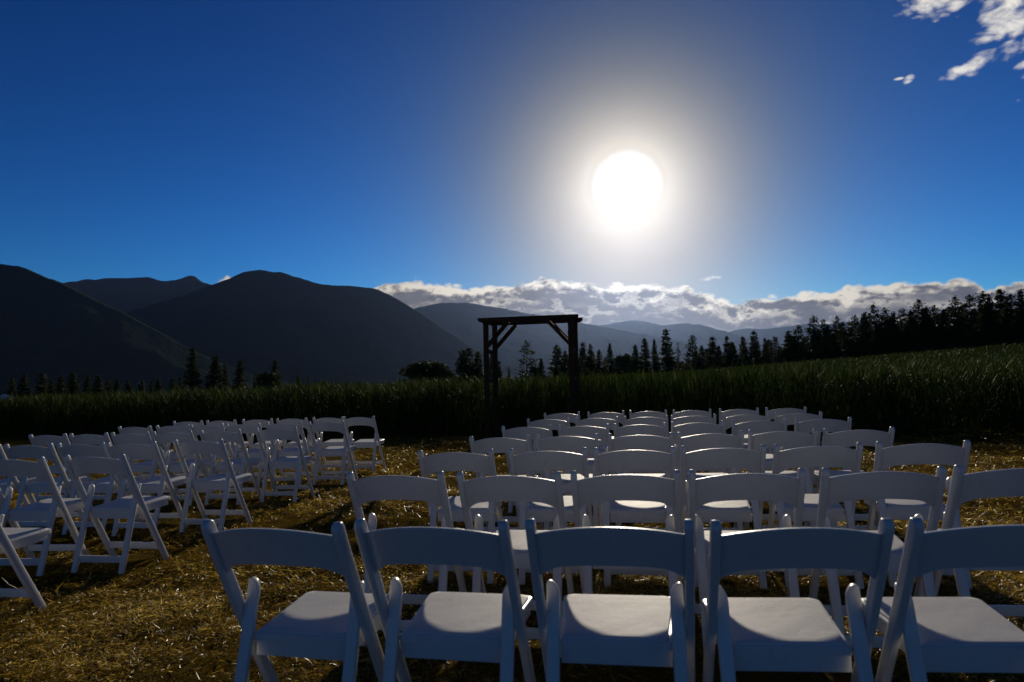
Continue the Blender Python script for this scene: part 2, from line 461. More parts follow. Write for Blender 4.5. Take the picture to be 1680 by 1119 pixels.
# the standing crop
def crop(n, sample, leaves, hmin, hmax, lmin, lmax, wmin, wmax, low=.15, seg=3):
    x, y = sample(n); m = len(x)
    z = G(x, y)
    H = (hmin + (hmax - hmin) * rng.random(m)) * (1 + .07 * vn.fbm(x * .5, y * .5, 3))
    parts = []
    for k in range(leaves):
        fr = low + (1 - low) * (k + rng.random(m)) / leaves
        L = (lmin + (lmax - lmin) * rng.random(m))
        P = np.stack([x + rng.normal(0, .03, m), y + rng.normal(0, .03, m), z + np.maximum(H * fr - L * .62, 0.02)], -1)
        tilt = R(84) - rng.random(m) * R(24); droop = R(15) + rng.random(m) * R(75) * (rng.random(m) ** 1.2)
        V, F = ribbons(P, rng.random(m) * 6.283, tilt, L, wmin + (wmax - wmin) * rng.random(m), rng.normal(0, .06, m), seg, rng.normal(0, .5, m), droop)
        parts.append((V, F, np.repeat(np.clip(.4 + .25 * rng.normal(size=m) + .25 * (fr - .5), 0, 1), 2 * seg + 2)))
    return join(parts)
def s_edge(n):
    x = -21 + 42 * rng.random(n); d = 7.0 * rng.random(n) ** 1.7
    rag = .45 * vn.fbm(x * .9, x * 0 + 3, 3)
    return x, edge_y(x) + d + np.maximum(rag, -.6) * np.exp(-d)
def s_mid(n):
    x = -45 + 90 * rng.random(n); d = 6 + 34 * rng.random(n)
    y = edge_y(np.clip(x, -24, 24)) + d
    k = (np.abs(x) < .85 * y + 4)
    return x[k], y[k]
def s_far(n):
    a = -.72 + 1.5 * rng.random(n); r = np.sqrt(38 ** 2 + (148 ** 2 - 38 ** 2) * rng.random(n))
    k = rng.random(n) < np.where(a < .05, .45, 1.0)
    return (r * np.sin(a))[k], (r * np.cos(a))[k]
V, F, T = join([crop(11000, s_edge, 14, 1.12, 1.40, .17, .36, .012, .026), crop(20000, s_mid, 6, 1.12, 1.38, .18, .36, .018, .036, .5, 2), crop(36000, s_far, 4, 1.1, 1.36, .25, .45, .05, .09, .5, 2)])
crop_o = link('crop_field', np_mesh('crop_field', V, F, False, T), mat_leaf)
tag(crop_o, 'tall green standing crop behind the arch, its tips lit from behind', 'crop', kind='stuff')

# ------------------------------------------------------------------ mountains
def ridge(name, label, sky_pts, dist, depth, base_z, seed, wob=.10, step=5):
    us = np.array([p[0] for p in sky_pts], float); vs = np.array([p[1] for p in sky_pts], float)
    u = np.arange(us[0], us[-1] + 1, step)
    v = np.interp(u, us, vs)
    k = np.array([.2, .6, .2])
    v = np.convolve(np.pad(v, 1, mode='edge'), k, 'valid')
    n_ = VN(seed)
    v = v + 1.1 * n_.fbm(u * .05, u * 0, 4) + .45 * n_(u * .35, u * 0)
    dirs = np.array([ray(a, b) for a, b in zip(u, v)])
    hz = np.hypot(dirs[:, 0], dirs[:, 1]); sx = dirs[:, 0] / hz; sy = dirs[:, 1] / hz
    crest = np.maximum(EYE + dist * dirs[:, 2] / hz, base_z + 1)
    ts = np.concatenate([np.linspace(0, 1, 46), [1.06, 1.15, 1.3, 1.5]])
    V = []
    for t in ts:
        r = dist - depth * (1 - t) if t <= 1 else dist + depth * (t - 1)
        s = u / 1680.0
        if t <= 1:
            warp = n_.fbm(s * 7 + 5, np.full_like(s, t * 1.3), 3) * .5
            spur = 1 - np.abs(n_.fbm(s * 11 + warp + t * .8, np.full_like(s, t * 2.0), 4))
            fine = n_.fbm(s * 60, np.full_like(s, t * 14), 4)
            pr = t ** 1.1
            h = crest * 1.0
            z = base_z + (h - base_z) * (pr - (wob * (1.15 - spur * 1.1) + wob * .12 * fine) * 4 * t * (1 - t) * .9)
        else:
            z = base_z + (crest - base_z) * max(0, 1 - (t - 1) * 1.9)
        rr = r + dist * .03 * n_.fbm(s * 9, np.full_like(s, t * 5 + 3), 3) * (1 - min(t, 1)) 
        V.append(np.stack([sx * rr, sy * rr, z], -1))
    V = np.array(V)
    nt, nu = V.shape[:2]
    i = np.arange(nt * nu).reshape(nt, nu)
    F = np.stack([i[:-1, :-1], i[:-1, 1:], i[1:, 1:], i[1:, :-1]], -1).reshape(-1, 4)
    o = link(name, np_mesh(name, V.reshape(-1, 3), F, True), mat_hill)
    return tag(o, label, kind='structure')
BZ = -112
ridge('hills', 'dark forested mountain at the left edge', [(-700, 520), (-400, 468), (-200, 442), (-60, 434), (0, 434), (35, 438), (100, 464), (150, 488), (200, 511), (260, 543), (330, 582), (420, 617), (560, 640), (700, 660)], 3600, 720, BZ, 11, .08)
ridge('hills', 'blue valley headwall between the left mountain and the central peak', [(-60, 520), (60, 478), (104, 463), (165, 457), (240, 455), (270, 461), (288, 459), (305, 454), (318, 453), (331, 464), (350, 468), (390, 482), (460, 520), (560, 560)], 8200, 1500, BZ, 12)
ridge('hills', 'tall central mountain with a peaked summit left of the arch', [(-100, 640), (60, 582), (130, 548), (210, 512), (300, 484), (350, 467), (395, 448), (423, 442), (445, 446), (466, 448), (490, 456), (520, 466), (545, 468), (580, 470), (612, 473), (640, 484), (680, 507), (720, 535), (760, 562), (800, 585), (860, 612), (930, 640), (1000, 660)], 5600, 1100, BZ, 13, .09)
ridge('hills', 'hazy rounded mountain rising behind the arch', [(520, 590), (600, 550), (650, 522), (685, 504), (727, 496), (779, 499), (838, 509), (893, 518), (960, 530), (1017, 542), (1060, 549), (1120, 560), (1200, 585), (1320, 620)], 9200, 1400, BZ, 14)
ridge('hills', 'far hazy ridge right of the arch', [(880, 570), (950, 545), (983, 535), (1008, 528), (1032, 526), (1057, 527.5), (1086, 533), (1107, 531), (1125, 531), (1152, 534), (1179, 540), (1196, 544), (1214, 552), (1260, 568), (1330, 590), (1450, 615)], 13000, 2200, BZ, 15)
ridge('hills', 'farthest pale ridge low on the right skyline', [(1120, 580), (1170, 556), (1196, 545), (1223, 539), (1250, 540), (1286, 536), (1320, 533), (1397, 528), (1470, 530), (1560, 535), (1680, 540), (1900, 545), (2300, 560)], 17000, 2600, BZ, 16)

# ------------------------------------------------------------------ trees
def tube_mesh(pts, rads, n=7):
    V, F = [], []
    for (p, r) in zip(pts, rads):
        for k in range(n):
            a = 6.2832 * k / n; V.append((p[0] + r * math.cos(a), p[1] + r * math.sin(a), p[2]))
    for i in range(len(pts) - 1):
        for k in range(n):
            F.append((i * n + k, i * n + (k + 1) % n, (i + 1) * n + (k + 1) % n, (i + 1) * n + k))
    return np.array(V), np.array(F)
def conifer(seed, kind):
    """crown and trunk of unit height; crown half-width roughly 'wid' at its widest"""
    r_ = np.random.default_rng(seed)
    P = {'spruce': dict(lo=.05, lev=30, nb=7, wid=.17, pw=.85, droop=-.25, cards=11, size=.034, jit=.16, tip=.0),
         'fir':    dict(lo=.04, lev=28, nb=8, wid=.21, pw=.75, droop=-.10, cards=13, size=.036, jit=.22, tip=.0),
         'pine':   dict(lo=.12, lev=22, nb=6, wid=.22, pw=.60, droop=.16, cards=14, size=.038, jit=.42, tip=.4),
         'ragged': dict(lo=.10, lev=17, nb=5, wid=.27, pw=.80, droop=-.32, cards=13, size=.034, jit=.50, tip=.2),
         'column': dict(lo=.05, lev=28, nb=7, wid=.14, pw=.50, droop=.15, cards=11, size=.038, jit=.30, tip=.1)}[kind]
    lean = r_.normal(0, .012, 2); cen = []; siz = []; ori = []; brV = []; brF = []; nv = 0
    for i in range(P['lev']):
        f = (i + r_.random() * .8) / P['lev']
        z = P['lo'] + (1 - P['lo']) * f * .985
        side = r_.random() * 6.283
        env = P['wid'] * ((1 - f) ** P['pw']) * (1 if f > .12 else .75 + 2 * f)
        for b in range(P['nb']):
            if r_.random() < P['jit'] * .55: continue
            a = side + 6.283 * b / P['nb'] + r_.normal(0, .3)
            L = max(.012, env * (1 + r_.normal(0, P['jit'] * .6)))
            dr = P['droop'] + r_.normal(0, .12) + .5 * f * (P['droop'] < 0)
            base = np.array([lean[0] * z, lean[1] * z, z])
            d = np.array([math.cos(a), math.sin(a), 0])
            m = max(4, int(1.5 * P['cards'] * (.35 + .65 * L / P['wid'])))
            t = P['tip'] + (1 - P['tip']) * r_.random(m) ** .75
            zz = dr * t * L + .22 * (t ** 2) * L
            c = base + d[None] * (t * L)[:, None]; c[:, 2] += zz
            spread = P['size'] * (.5 + .5 * (1 - t)) * (1.5 if P['tip'] else 1.0)
            c += r_.normal(size=(m, 3)) * spread[:, None] * np.array([.8, .8, .45])
            cen.append(c); siz.append(P['size'] * 1.05 * (.55 + .7 * r_.random(m)) * (.6 + .4 * (1 - f)))
            ori.append(np.full(m, a) + r_.normal(0, .6, m))
            if L > .05:   # the limb itself
                e = base + d * L * .85; e[2] += dr * L * .85 + .22 * .72 * L
                w_ = .0035; n0 = np.array([-d[1], d[0], 0]) * w_
                q = np.array([base + n0, base - n0, base + [0, 0, w_ * 1.6], e])
                brV.append(q); brF += [[nv, nv + 1, nv + 3], [nv + 1, nv + 2, nv + 3], [nv + 2, nv, nv + 3]]; nv += 4
    m = 26; f = r_.random(m) ** .5; c = np.zeros((m, 3)); c[:, 2] = .90 + .105 * f; c[:, :2] = r_.normal(0, .006, (m, 2)) * (1.3 - f)[:, None]
    cen.append(c); siz.append(np.full(m, P['size'] * .55)); ori.append(r_.random(m) * 6.283)
    C = np.concatenate(cen); S = np.concatenate(siz); A = np.concatenate(ori); n = len(C)
    d1 = np.stack([np.cos(A), np.sin(A), r_.normal(-.1, .35, n)], -1); d1 /= np.linalg.norm(d1, axis=1)[:, None]
    d2 = np.cross(d1, r_.normal(size=(n, 3))); d2 /= np.linalg.norm(d2, axis=1)[:, None]
    a = C - d1 * S[:, None] * .8; b = C + d2 * S[:, None] * .42; e = C + d1 * S[:, None]; g_ = C - d2 * S[:, None] * .42
    V = np.stack([a, b, e, g_], 1).reshape(-1, 3); F = np.arange(4 * n).reshape(-1, 4)
    tint = np.repeat(np.clip(.5 + .3 * r_.normal(size=n), 0, 1), 4)
    crown = np_mesh('crown', V, F, False, tint)
    zs = [-.03, 0, .25, .6, .97]; rs = [.020, .017, .013, .007, .0015]
    tv, tf = tube_mesh([(lean[0] * z, lean[1] * z, z) for z in zs], rs)
    trunk = np_mesh('trunk', tv, tf, True)
    lv = np.concatenate(brV) if brV else np.zeros((0, 3)); limb = np_mesh('limbs', lv, np.array(brF)) if brV else None
    return trunk, limb, crown
def bushy(seed):
    """round many-lobed crown of unit height"""
    r_ = np.random.default_rng(seed)
    C, S = [], []
    for k in range(26):
        a = r_.random() * 6.283; rr = .34 * r_.random() ** .6; z = .20 + .62 * r_.random()
        rr *= math.sqrt(max(.08, 1 - ((z - .38) / .56) ** 2)) * 1.25
        c0 = np.array([rr * math.cos(a), rr * math.sin(a), z]); m = 130
        p = r_.normal(size=(m, 3)); p /= np.linalg.norm(p, axis=1)[:, None]; p *= (.13 * (.45 + .6 * r_.random(m)))[:, None]
        C.append(c0 + p); S.append(.022 + .026 * r_.random(m))
    C = np.concatenate(C); S = np.concatenate(S); n = len(C)
    d1 = r_.normal(size=(n, 3)); d1 /= np.linalg.norm(d1, axis=1)[:, None]
    d2 = np.cross(d1, r_.normal(size=(n, 3))); d2 /= np.linalg.norm(d2, axis=1)[:, None]
    V = np.stack([C - d1 * S[:, None], C + d2 * S[:, None] * .55, C + d1 * S[:, None], C - d2 * S[:, None] * .55], 1).reshape(-1, 3)
    crown = np_mesh('crown', V, np.arange(4 * n).reshape(-1, 4), False, np.repeat(r_.random(n), 4))
    tv, tf = tube_mesh([(0, 0, -.03), (.01, 0, .2), (0, .01, .5), (.01, 0, .75)], [.03, .024, .015, .005])
    brV = []; brF = []; nv = 0
    for k in range(9):
        a = 6.283 * k / 9; b0 = np.array([0, 0, .15 + .03 * k]); e0 = b0 + np.array([.3 * math.cos(a), .3 * math.sin(a), .25])
        q = np.array([b0 + [.008, 0, 0], b0 + [-.004, .007, 0], b0 + [-.004, -.007, 0], e0]); brV.append(q)
        brF += [[nv, nv + 1, nv + 3], [nv + 1, nv + 2, nv + 3], [nv + 2, nv, nv + 3]]; nv += 4
    return np_mesh('trunk', tv, tf, True), np_mesh('limbs', np.concatenate(brV), np.array(brF)), crown
PROTO = {}
for kind in ('spruce', 'fir', 'pine', 'ragged', 'column'):
    PROTO[kind] = [conifer(100 + 10 * k + len(kind), kind) for k in range(4)]
PROTO['bushy'] = [bushy(200 + k) for k in range(3)]
NAME = {'spruce': 'spruce_tree', 'fir': 'fir_tree', 'pine': 'pine_tree', 'ragged': 'fir_tree', 'column': 'pine_tree', 'bushy': 'bushy_tree'}
tcount = [0]
def tree(u, v, kind, dist, wf, label, group, cat='tree'):
    d = ray(u, v); h = math.hypot(d[0], d[1])
    x, y = d[0] / h * dist, d[1] / h * dist
    zt = EYE + d[2] / h * dist
    z0 = float(G(x, y)) - .05
    H = max(zt - z0, 1.0)
    i = tcount[0]; tcount[0] += 1
    tr_, lm, cr_ = PROTO[kind][i % len(PROTO[kind])]
    e = empty(NAME[kind], (x, y, z0), (i * 2.399) % 6.283)
    e.scale = (H * wf, H * wf, H)
    a = link('trunk', tr_, mat_bark, e)
    if lm is not None: tag(link('limbs', lm, mat_bark, a), kind='stuff')
    link('crown', cr_, mat_bush if kind == 'bushy' else mat_needle, e)
    tag(e, label, cat, group)
    return e
NTH = ['first', 'second', 'third', 'fourth', 'fifth', 'sixth', 'seventh', 'eighth', 'ninth', 'tenth', 'eleventh', 'twelfth', 'thirteenth', 'fourteenth', 'fifteenth', 'sixteenth', 'seventeenth', 'eighteenth', 'nineteenth', 'twentieth', 'twenty-first', 'twenty-second', 'twenty-third', 'twenty-fourth', 'twenty-fifth', 'twenty-sixth', 'twenty-seventh', 'twenty-eighth', 'twenty-ninth', 'thirtieth', 'thirty-first', 'thirty-second', 'thirty-third', 'thirty-fourth']
GL, GC, GR, GF = 'conifers left of the arch', 'trees around the arch', 'tree line on the right hillside', 'far tree row low on the left'
LEFT = [(315, 571, 'spruce', 120, 1.25, 'tallest dark conifer of the small group at left'), (355, 584, 'fir', 122, 1.3, 'broad dark conifer just right of the tallest left one'),
        (369, 597, 'spruce', 126, 1.0, 'slim conifer tucked against the broad dark one at left'), (393, 590, 'spruce', 120, 1.3, 'pointed dark conifer standing third of the big ones at left'),
        (437, 606, 'bushy', 120, .8, 'low rounded tree touching the rightmost big conifer at left'), (450, 592, 'fir', 122, 1.05, 'rightmost big conifer of the left group'),
        (418, 616, 'spruce', 126, .9, 'tiny conifer between the third and last big left conifers'), (490, 614, 'column', 140, 1.0, 'small lone conifer under the central mountain slope'),
        (505, 616, 'spruce', 140, .9, 'second small conifer right of the left group'), (527, 619, 'bushy', 140, .8, 'small dark shrub-like tree on the crop skyline under the central mountain')]
for a in LEFT: tree(*a, GL)
for k, (u, v) in enumerate([(20, 620), (41, 614), (70, 612), (85, 622), (100, 617), (121, 611), (143, 615), (163, 615), (178, 624), (191, 621), (211, 623), (233, 624), (248, 626), (260, 622), (283, 621), (295, 619)]):
    tree(u, v, ('spruce', 'fir', 'column')[k % 3], 135 + 7 * (k % 3), 1.25, 'dark conifer, %s from the left in the low far-left tree row' % NTH[k], GF)
CENT = [(688, 586, 'bushy', 118, 1.5, 'wide rounded dark tree, left of the two bushy ones left of arch'), (711, 584, 'bushy', 120, 1.4, 'wide rounded dark tree, right of the two bushy ones left of arch'),
        (731, 601, 'bushy', 120, .9, 'small low bush beside the rounded trees left of the arch'), (758, 574, 'column', 120, 1.3, 'left of the twin upright pines just left of the arch'),
        (769, 571, 'column', 121, 1.2, 'right of the twin upright pines just left of the arch'), (784, 576, 'column', 122, 1.15, 'upright pine almost touching the left arch post'),
        (807, 582, 'column', 124, 1.0, 'upright pine seen between the two left arch posts'), (818, 592, 'column', 124, 1.0, 'small pine just inside the left arch post'),
        (835, 601, 'spruce', 130, .8, 'tiny conifer tip inside the arch near its left side'), (863, 558, 'ragged', 128, 1.25, 'ragged open-branched fir framed by the arch'),
        (876, 595, 'bushy', 122, .9, 'low bush at the foot of the ragged fir in the arch'), (887, 588, 'fir', 122, 1.1, 'short conifer right of the ragged fir in the arch'),
        (913, 566, 'fir', 126, 1.35, 'broad dark fir inside the arch near its right post'), (928, 576, 'fir', 128, 1.1, 'dark fir squeezed between broad fir and right arch post'),
        (955, 561, 'fir', 128, 1.0, 'dark fir just right of the right arch post'), (968, 564, 'spruce', 128, 1.05, 'second dark conifer right of the right arch post'),
        (983, 574, 'fir', 130, 1.1, 'shorter conifer in the dip right of the arch'), (1000, 563, 'spruce', 130, 1.05, 'slim pointed spruce right of the dip beside the arch'),
        (1022, 575, 'bushy', 130, 1.0, 'rounded dark tree at the left foot of the big spruce'), (1042, 566, 'fir', 131, 1.05, 'dark fir two places left of the big spruce'),
        (1057, 555, 'fir', 131, 1.0, 'dense double-topped fir left of the big spruce'), (1073, 557, 'spruce', 131, .9, 'narrow conifer directly left of the big spruce'),
        (1093, 540, 'spruce', 131, 1.3, 'big tall spruce standing highest right of the arch'), (1112, 562, 'ragged', 131, .8, 'thin see-through conifer directly right of the big spruce'),
        (1135, 550, 'pine', 131, .95, 'knobbly pine right of the thin see-through conifer'), (1150, 567, 'fir', 131, 1.1, 'low fir beside the knobbly pine')]
for a in CENT: tree(*a, GC)
RIGHT = [(1168, 552, 'fir', 1.2), (1192, 551, 'spruce', 1.1), (1201, 561, 'fir', 1.1), (1218, 552, 'spruce', 1.3), (1237, 542, 'fir', 1.1), (1255, 554, 'spruce', 1.0), (1270, 552, 'pine', 1.1),
         (1292, 543, 'fir', 1.2), (1309, 533, 'pine', 1.0), (1334, 518, 'pine', .95), (1352, 524, 'pine', .8), (1372, 519, 'pine', .85), (1383, 528, 'fir', 1.0), (1403, 517, 'pine', .9),
         (1417, 513, 'fir', 1.0), (1433, 500, 'pine', .95), (1451, 505, 'pine', .8), (1467, 512, 'fir', .9), (1483, 507, 'pine', 1.1), (1506, 492, 'pine', 1.0), (1520, 503, 'fir', 1.0),
         (1533, 501, 'pine', 1.0), (1548, 507, 'fir', 1.0), (1567, 487, 'pine', .9), (1590, 484, 'pine', .9), (1612, 480, 'column', 1.1), (1623, 487, 'fir', .9), (1640, 475, 'fir', 1.05), (1658, 483, 'pine', 1.0),
         (1675, 475, 'spruce', 1.2), (1698, 478, 'pine', 1.0), (1725, 470, 'fir', 1.0), (1755, 466, 'pine', 1.0), (1790, 462, 'fir', 1.0)]
RL = {1334: 'round-headed pine standing clear above its neighbours left of the hillside wood', 1237: 'tall pointed fir midway along the low stretch of right tree line',
      1168: 'broad conical fir starting the right tree line', 1192: 'paired slim spruce after the broad conical fir', 1218: 'pointed spruce just left of the tall pointed fir',
      1270: 'flat-topped bushy pine right of the tall pointed fir', 1309: 'dark pine left of the clear-standing round-headed pine', 1372: 'forked pine second right of the round-headed pine',
      1433: 'high-crowned pine at the first big step of the hillside wood', 1506: 'tall broad pine at the second big step of the hillside wood', 1567: 'tall pine before the dip under the cloud end at right',
      1590: 'tall pine after the dip under the cloud end at right', 1640: 'high pointed fir near the right edge of the picture', 1675: 'tall spruce cut by the right edge of the picture'}
for k, (u, v, kind, wf) in enumerate(RIGHT):
    tree(u, v, kind, 134 - 3 * (k % 3), wf, RL.get(u, 'dark conifer, %s treetop from the left along right hillside tree line' % NTH[k]), GR)
for k in range(46):
    u = 1160 + 13.2 * k + 5 * math.sin(k * 2.1)
    vt = np.interp(u, [1160, 1250, 1330, 1430, 1500, 1600, 1680, 1760], [572, 568, 546, 526, 516, 506, 500, 492]) + 8 * math.sin(k * 3.7)
    tree(u, vt, ('fir', 'spruce', 'pine', 'fir')[k % 4], 140 - 12 * (k % 2) + 2 * (k % 5), 1.5, 'dark conifer packed low in the shaded mass of right hillside wood', GR)
for k in range(11):
    u = 930 + 21 * k
    tree(u, 583 + 6 * math.sin(k * 2.3), ('fir', 'bushy', 'fir', 'spruce')[k % 4], 136, 1.3, 'low dark tree filling the foot of tree line right of arch', GC)

# ------------------------------------------------------------------ tent over the crop at far left
def beam(bm, p0, p1, w_, h_, upv=(0, 0, 1)):
    p0, p1 = Vector(p0), Vector(p1); d = (p1 - p0).normalized(); s = d.cross(Vector(upv))
    if s.length < 1e-4: s = Vector((1, 0, 0))
    s.normalize(); n = s.cross(d)
    vs = [bm.verts.new(p + s * a * w_ / 2 + n * b * h_ / 2) for p in (p0, p1) for a, b in ((-1, -1), (1, -1), (1, 1), (-1, 1))]
    for q in ((3, 2, 1, 0), (4, 5, 6, 7), (0, 1, 5, 4), (1, 2, 6, 5), (2, 3, 7, 6), (3, 0, 4, 7)): bm.faces.new([vs[i] for i in q])
def bm_obj(name, bm, mat, parent=None, bevel=0, seg=2, smooth=False):
    bmesh.ops.recalc_face_normals(bm, faces=bm.faces)
    if bevel:
        bmesh.ops.bevel(bm, geom=list(bm.edges), offset=bevel, segments=seg, profile=.6, affect='EDGES', clamp_overlap=True)
    me = bpy.data.meshes.new(name); bm.to_mesh(me); bm.free()
    if smooth:
        me.polygons.foreach_set('use_smooth', [True] * len(me.polygons))
        me.update()
        try: me.set_sharp_from_angle(angle=R(38))
        except Exception: pass
    return link(name, me, mat, parent)
d = ray(8, 646); hh = math.hypot(d[0], d[1]); TD = 46.0
tx, ty = d[0] / hh * TD, d[1] / hh * TD; tz = float(G(tx, ty)); apex = EYE + d[2] / hh * TD - tz
tent = empty('canopy_tent', (tx, ty, tz), R(38))
tag(tent, 'pale peaked tent roof showing above the crop at the left picture edge', 'tent')
bm = bmesh.new(); hw = 1.5; ev = apex - .72
ring = [(-hw, -hw), (hw, -hw), (hw, hw), (-hw, hw)]
top_ = bm.verts.new((0, 0, apex)); lo = [bm.verts.new((x, y, ev)) for x, y in ring]; vl = [bm.verts.new((x * 1.01, y * 1.01, ev - .22)) for x, y in ring]
for i in range(4):
    bm.faces.new((lo[i], lo[(i + 1) % 4], top_)); bm.faces.new((lo[i], vl[i], vl[(i + 1) % 4], lo[(i + 1) % 4]))
roof = bm_obj('roof', bm, mat_tent, tent)
for x, y in ring:
    bm = bmesh.new(); beam(bm, (x * .97, y * .97, -.05), (x * .97, y * .97, ev), .045, .045); bm_obj('leg', bm, mat_metal, tent, .006)

# ------------------------------------------------------------------ wooden arch
AX, AY, AYAW = 0.313, 13.40, -0.215
arch = empty('wooden_arch', (AX, AY, float(G(AX, AY))), AYAW)
tag(arch, 'dark timber wedding arch with braced corners standing before the crop', 'arch')
PWD, GAP, SPAN, BT = .092, .737, 1.697, 2.47
for yy in (0.0, GAP):
    for s in (-1, 1):
        bm = bmesh.new(); beam(bm, (s * SPAN / 2, yy, -.08), (s * SPAN / 2, yy, BT - .088), PWD, PWD, (0, 1, 0)); bm_obj('post', bm, mat_wood, arch, .004)
        bm = bmesh.new()
        beam(bm, (s * (SPAN / 2 - .03), yy, BT - .56), (s * (SPAN / 2 - .46), yy, BT - .09), .07, .085, (0, 1, 0)); bm_obj('brace', bm, mat_wood, arch, .004)
    # beam with shaped ends
    L = SPAN / 2 + PWD / 2 + .11
    prof = [(-L, BT), (-L, BT - .04), (-L + .012, BT - .062), (-L + .035, BT - .08), (-L + .07, BT - .092), (L - .07, BT - .092), (L - .035, BT - .08), (L - .012, BT - .062), (L, BT - .04), (L, BT)]
    bm = bmesh.new()
    a = [bm.verts.new((x, yy - .05, z)) for x, z in prof]; b = [bm.verts.new((x, yy + .05, z)) for x, z in prof]
    bm.faces.new(a); bm.faces.new(b[::-1])
    for i in range(len(prof)): j = (i + 1) % len(prof); bm.faces.new((a[i], b[i], b[j], a[j]))
    bm_obj('beam', bm, mat_wood, arch, .003)
for s in (-1, 1):
    for z in (1.80, 1.22, .64):
        bm = bmesh.new(); beam(bm, (s * SPAN / 2, PWD / 2, z), (s * SPAN / 2, GAP - PWD / 2, z), .05, .085); bm_obj('rung', bm, mat_wood, arch, .003)
    bm = bmesh.new(); beam(bm, (s * (SPAN / 2 - .09), .05, BT - .05), (s * (SPAN / 2 - .09), GAP - .05, BT - .05), .045, .08); bm_obj('cross_beam', bm, mat_wood, arch, .003)

# ------------------------------------------------------------------ folding chairs
def extrude_profile(bm, prof, axis_, a0, a1, place):
    """prof: list of 2-D points; place(p, a) -> 3-D"""
    A = [bm.verts.new(place(p, a0)) for p in prof]; B = [bm.verts.new(place(p, a1)) for p in prof]
    bm.faces.new(A); bm.faces.new(B[::-1])
    n = len(prof)
    for i in range(n): j = (i + 1) % n; bm.faces.new((A[i], B[i], B[j], A[j]))
UP = [(0.004, .756), (.019, .725), (.052, .66), (.138, .50), (.287, .235), (.425, 0.0)]
def offset_profile(pts, hw, cap=5):
    P = [Vector((a, b)) for a, b in pts]; Lf, Rt = [], []
    for i, p in enumerate(P):
        t = (P[min(i + 1, len(P) - 1)] - P[max(i - 1, 0)]).normalized(); n = Vector((-t.y, t.x))
        Lf.append(p + n * hw); Rt.append(p - n * hw)
    t0 = (P[1] - P[0]).normalized(); n0 = Vector((-t0.y, t0.x)); c = []
    for k in range(1, cap):
        a = math.pi * k / cap; c.append(P[0] + n0 * hw * math.cos(a) * -1 * -1 * (1) - t0 * hw * math.sin(a))
    # outline: left side from end to start, cap, right side start to end
    return [tuple(v) for v in Lf[::-1]] + [tuple(v) for v in c] + [tuple(v) for v in Rt]
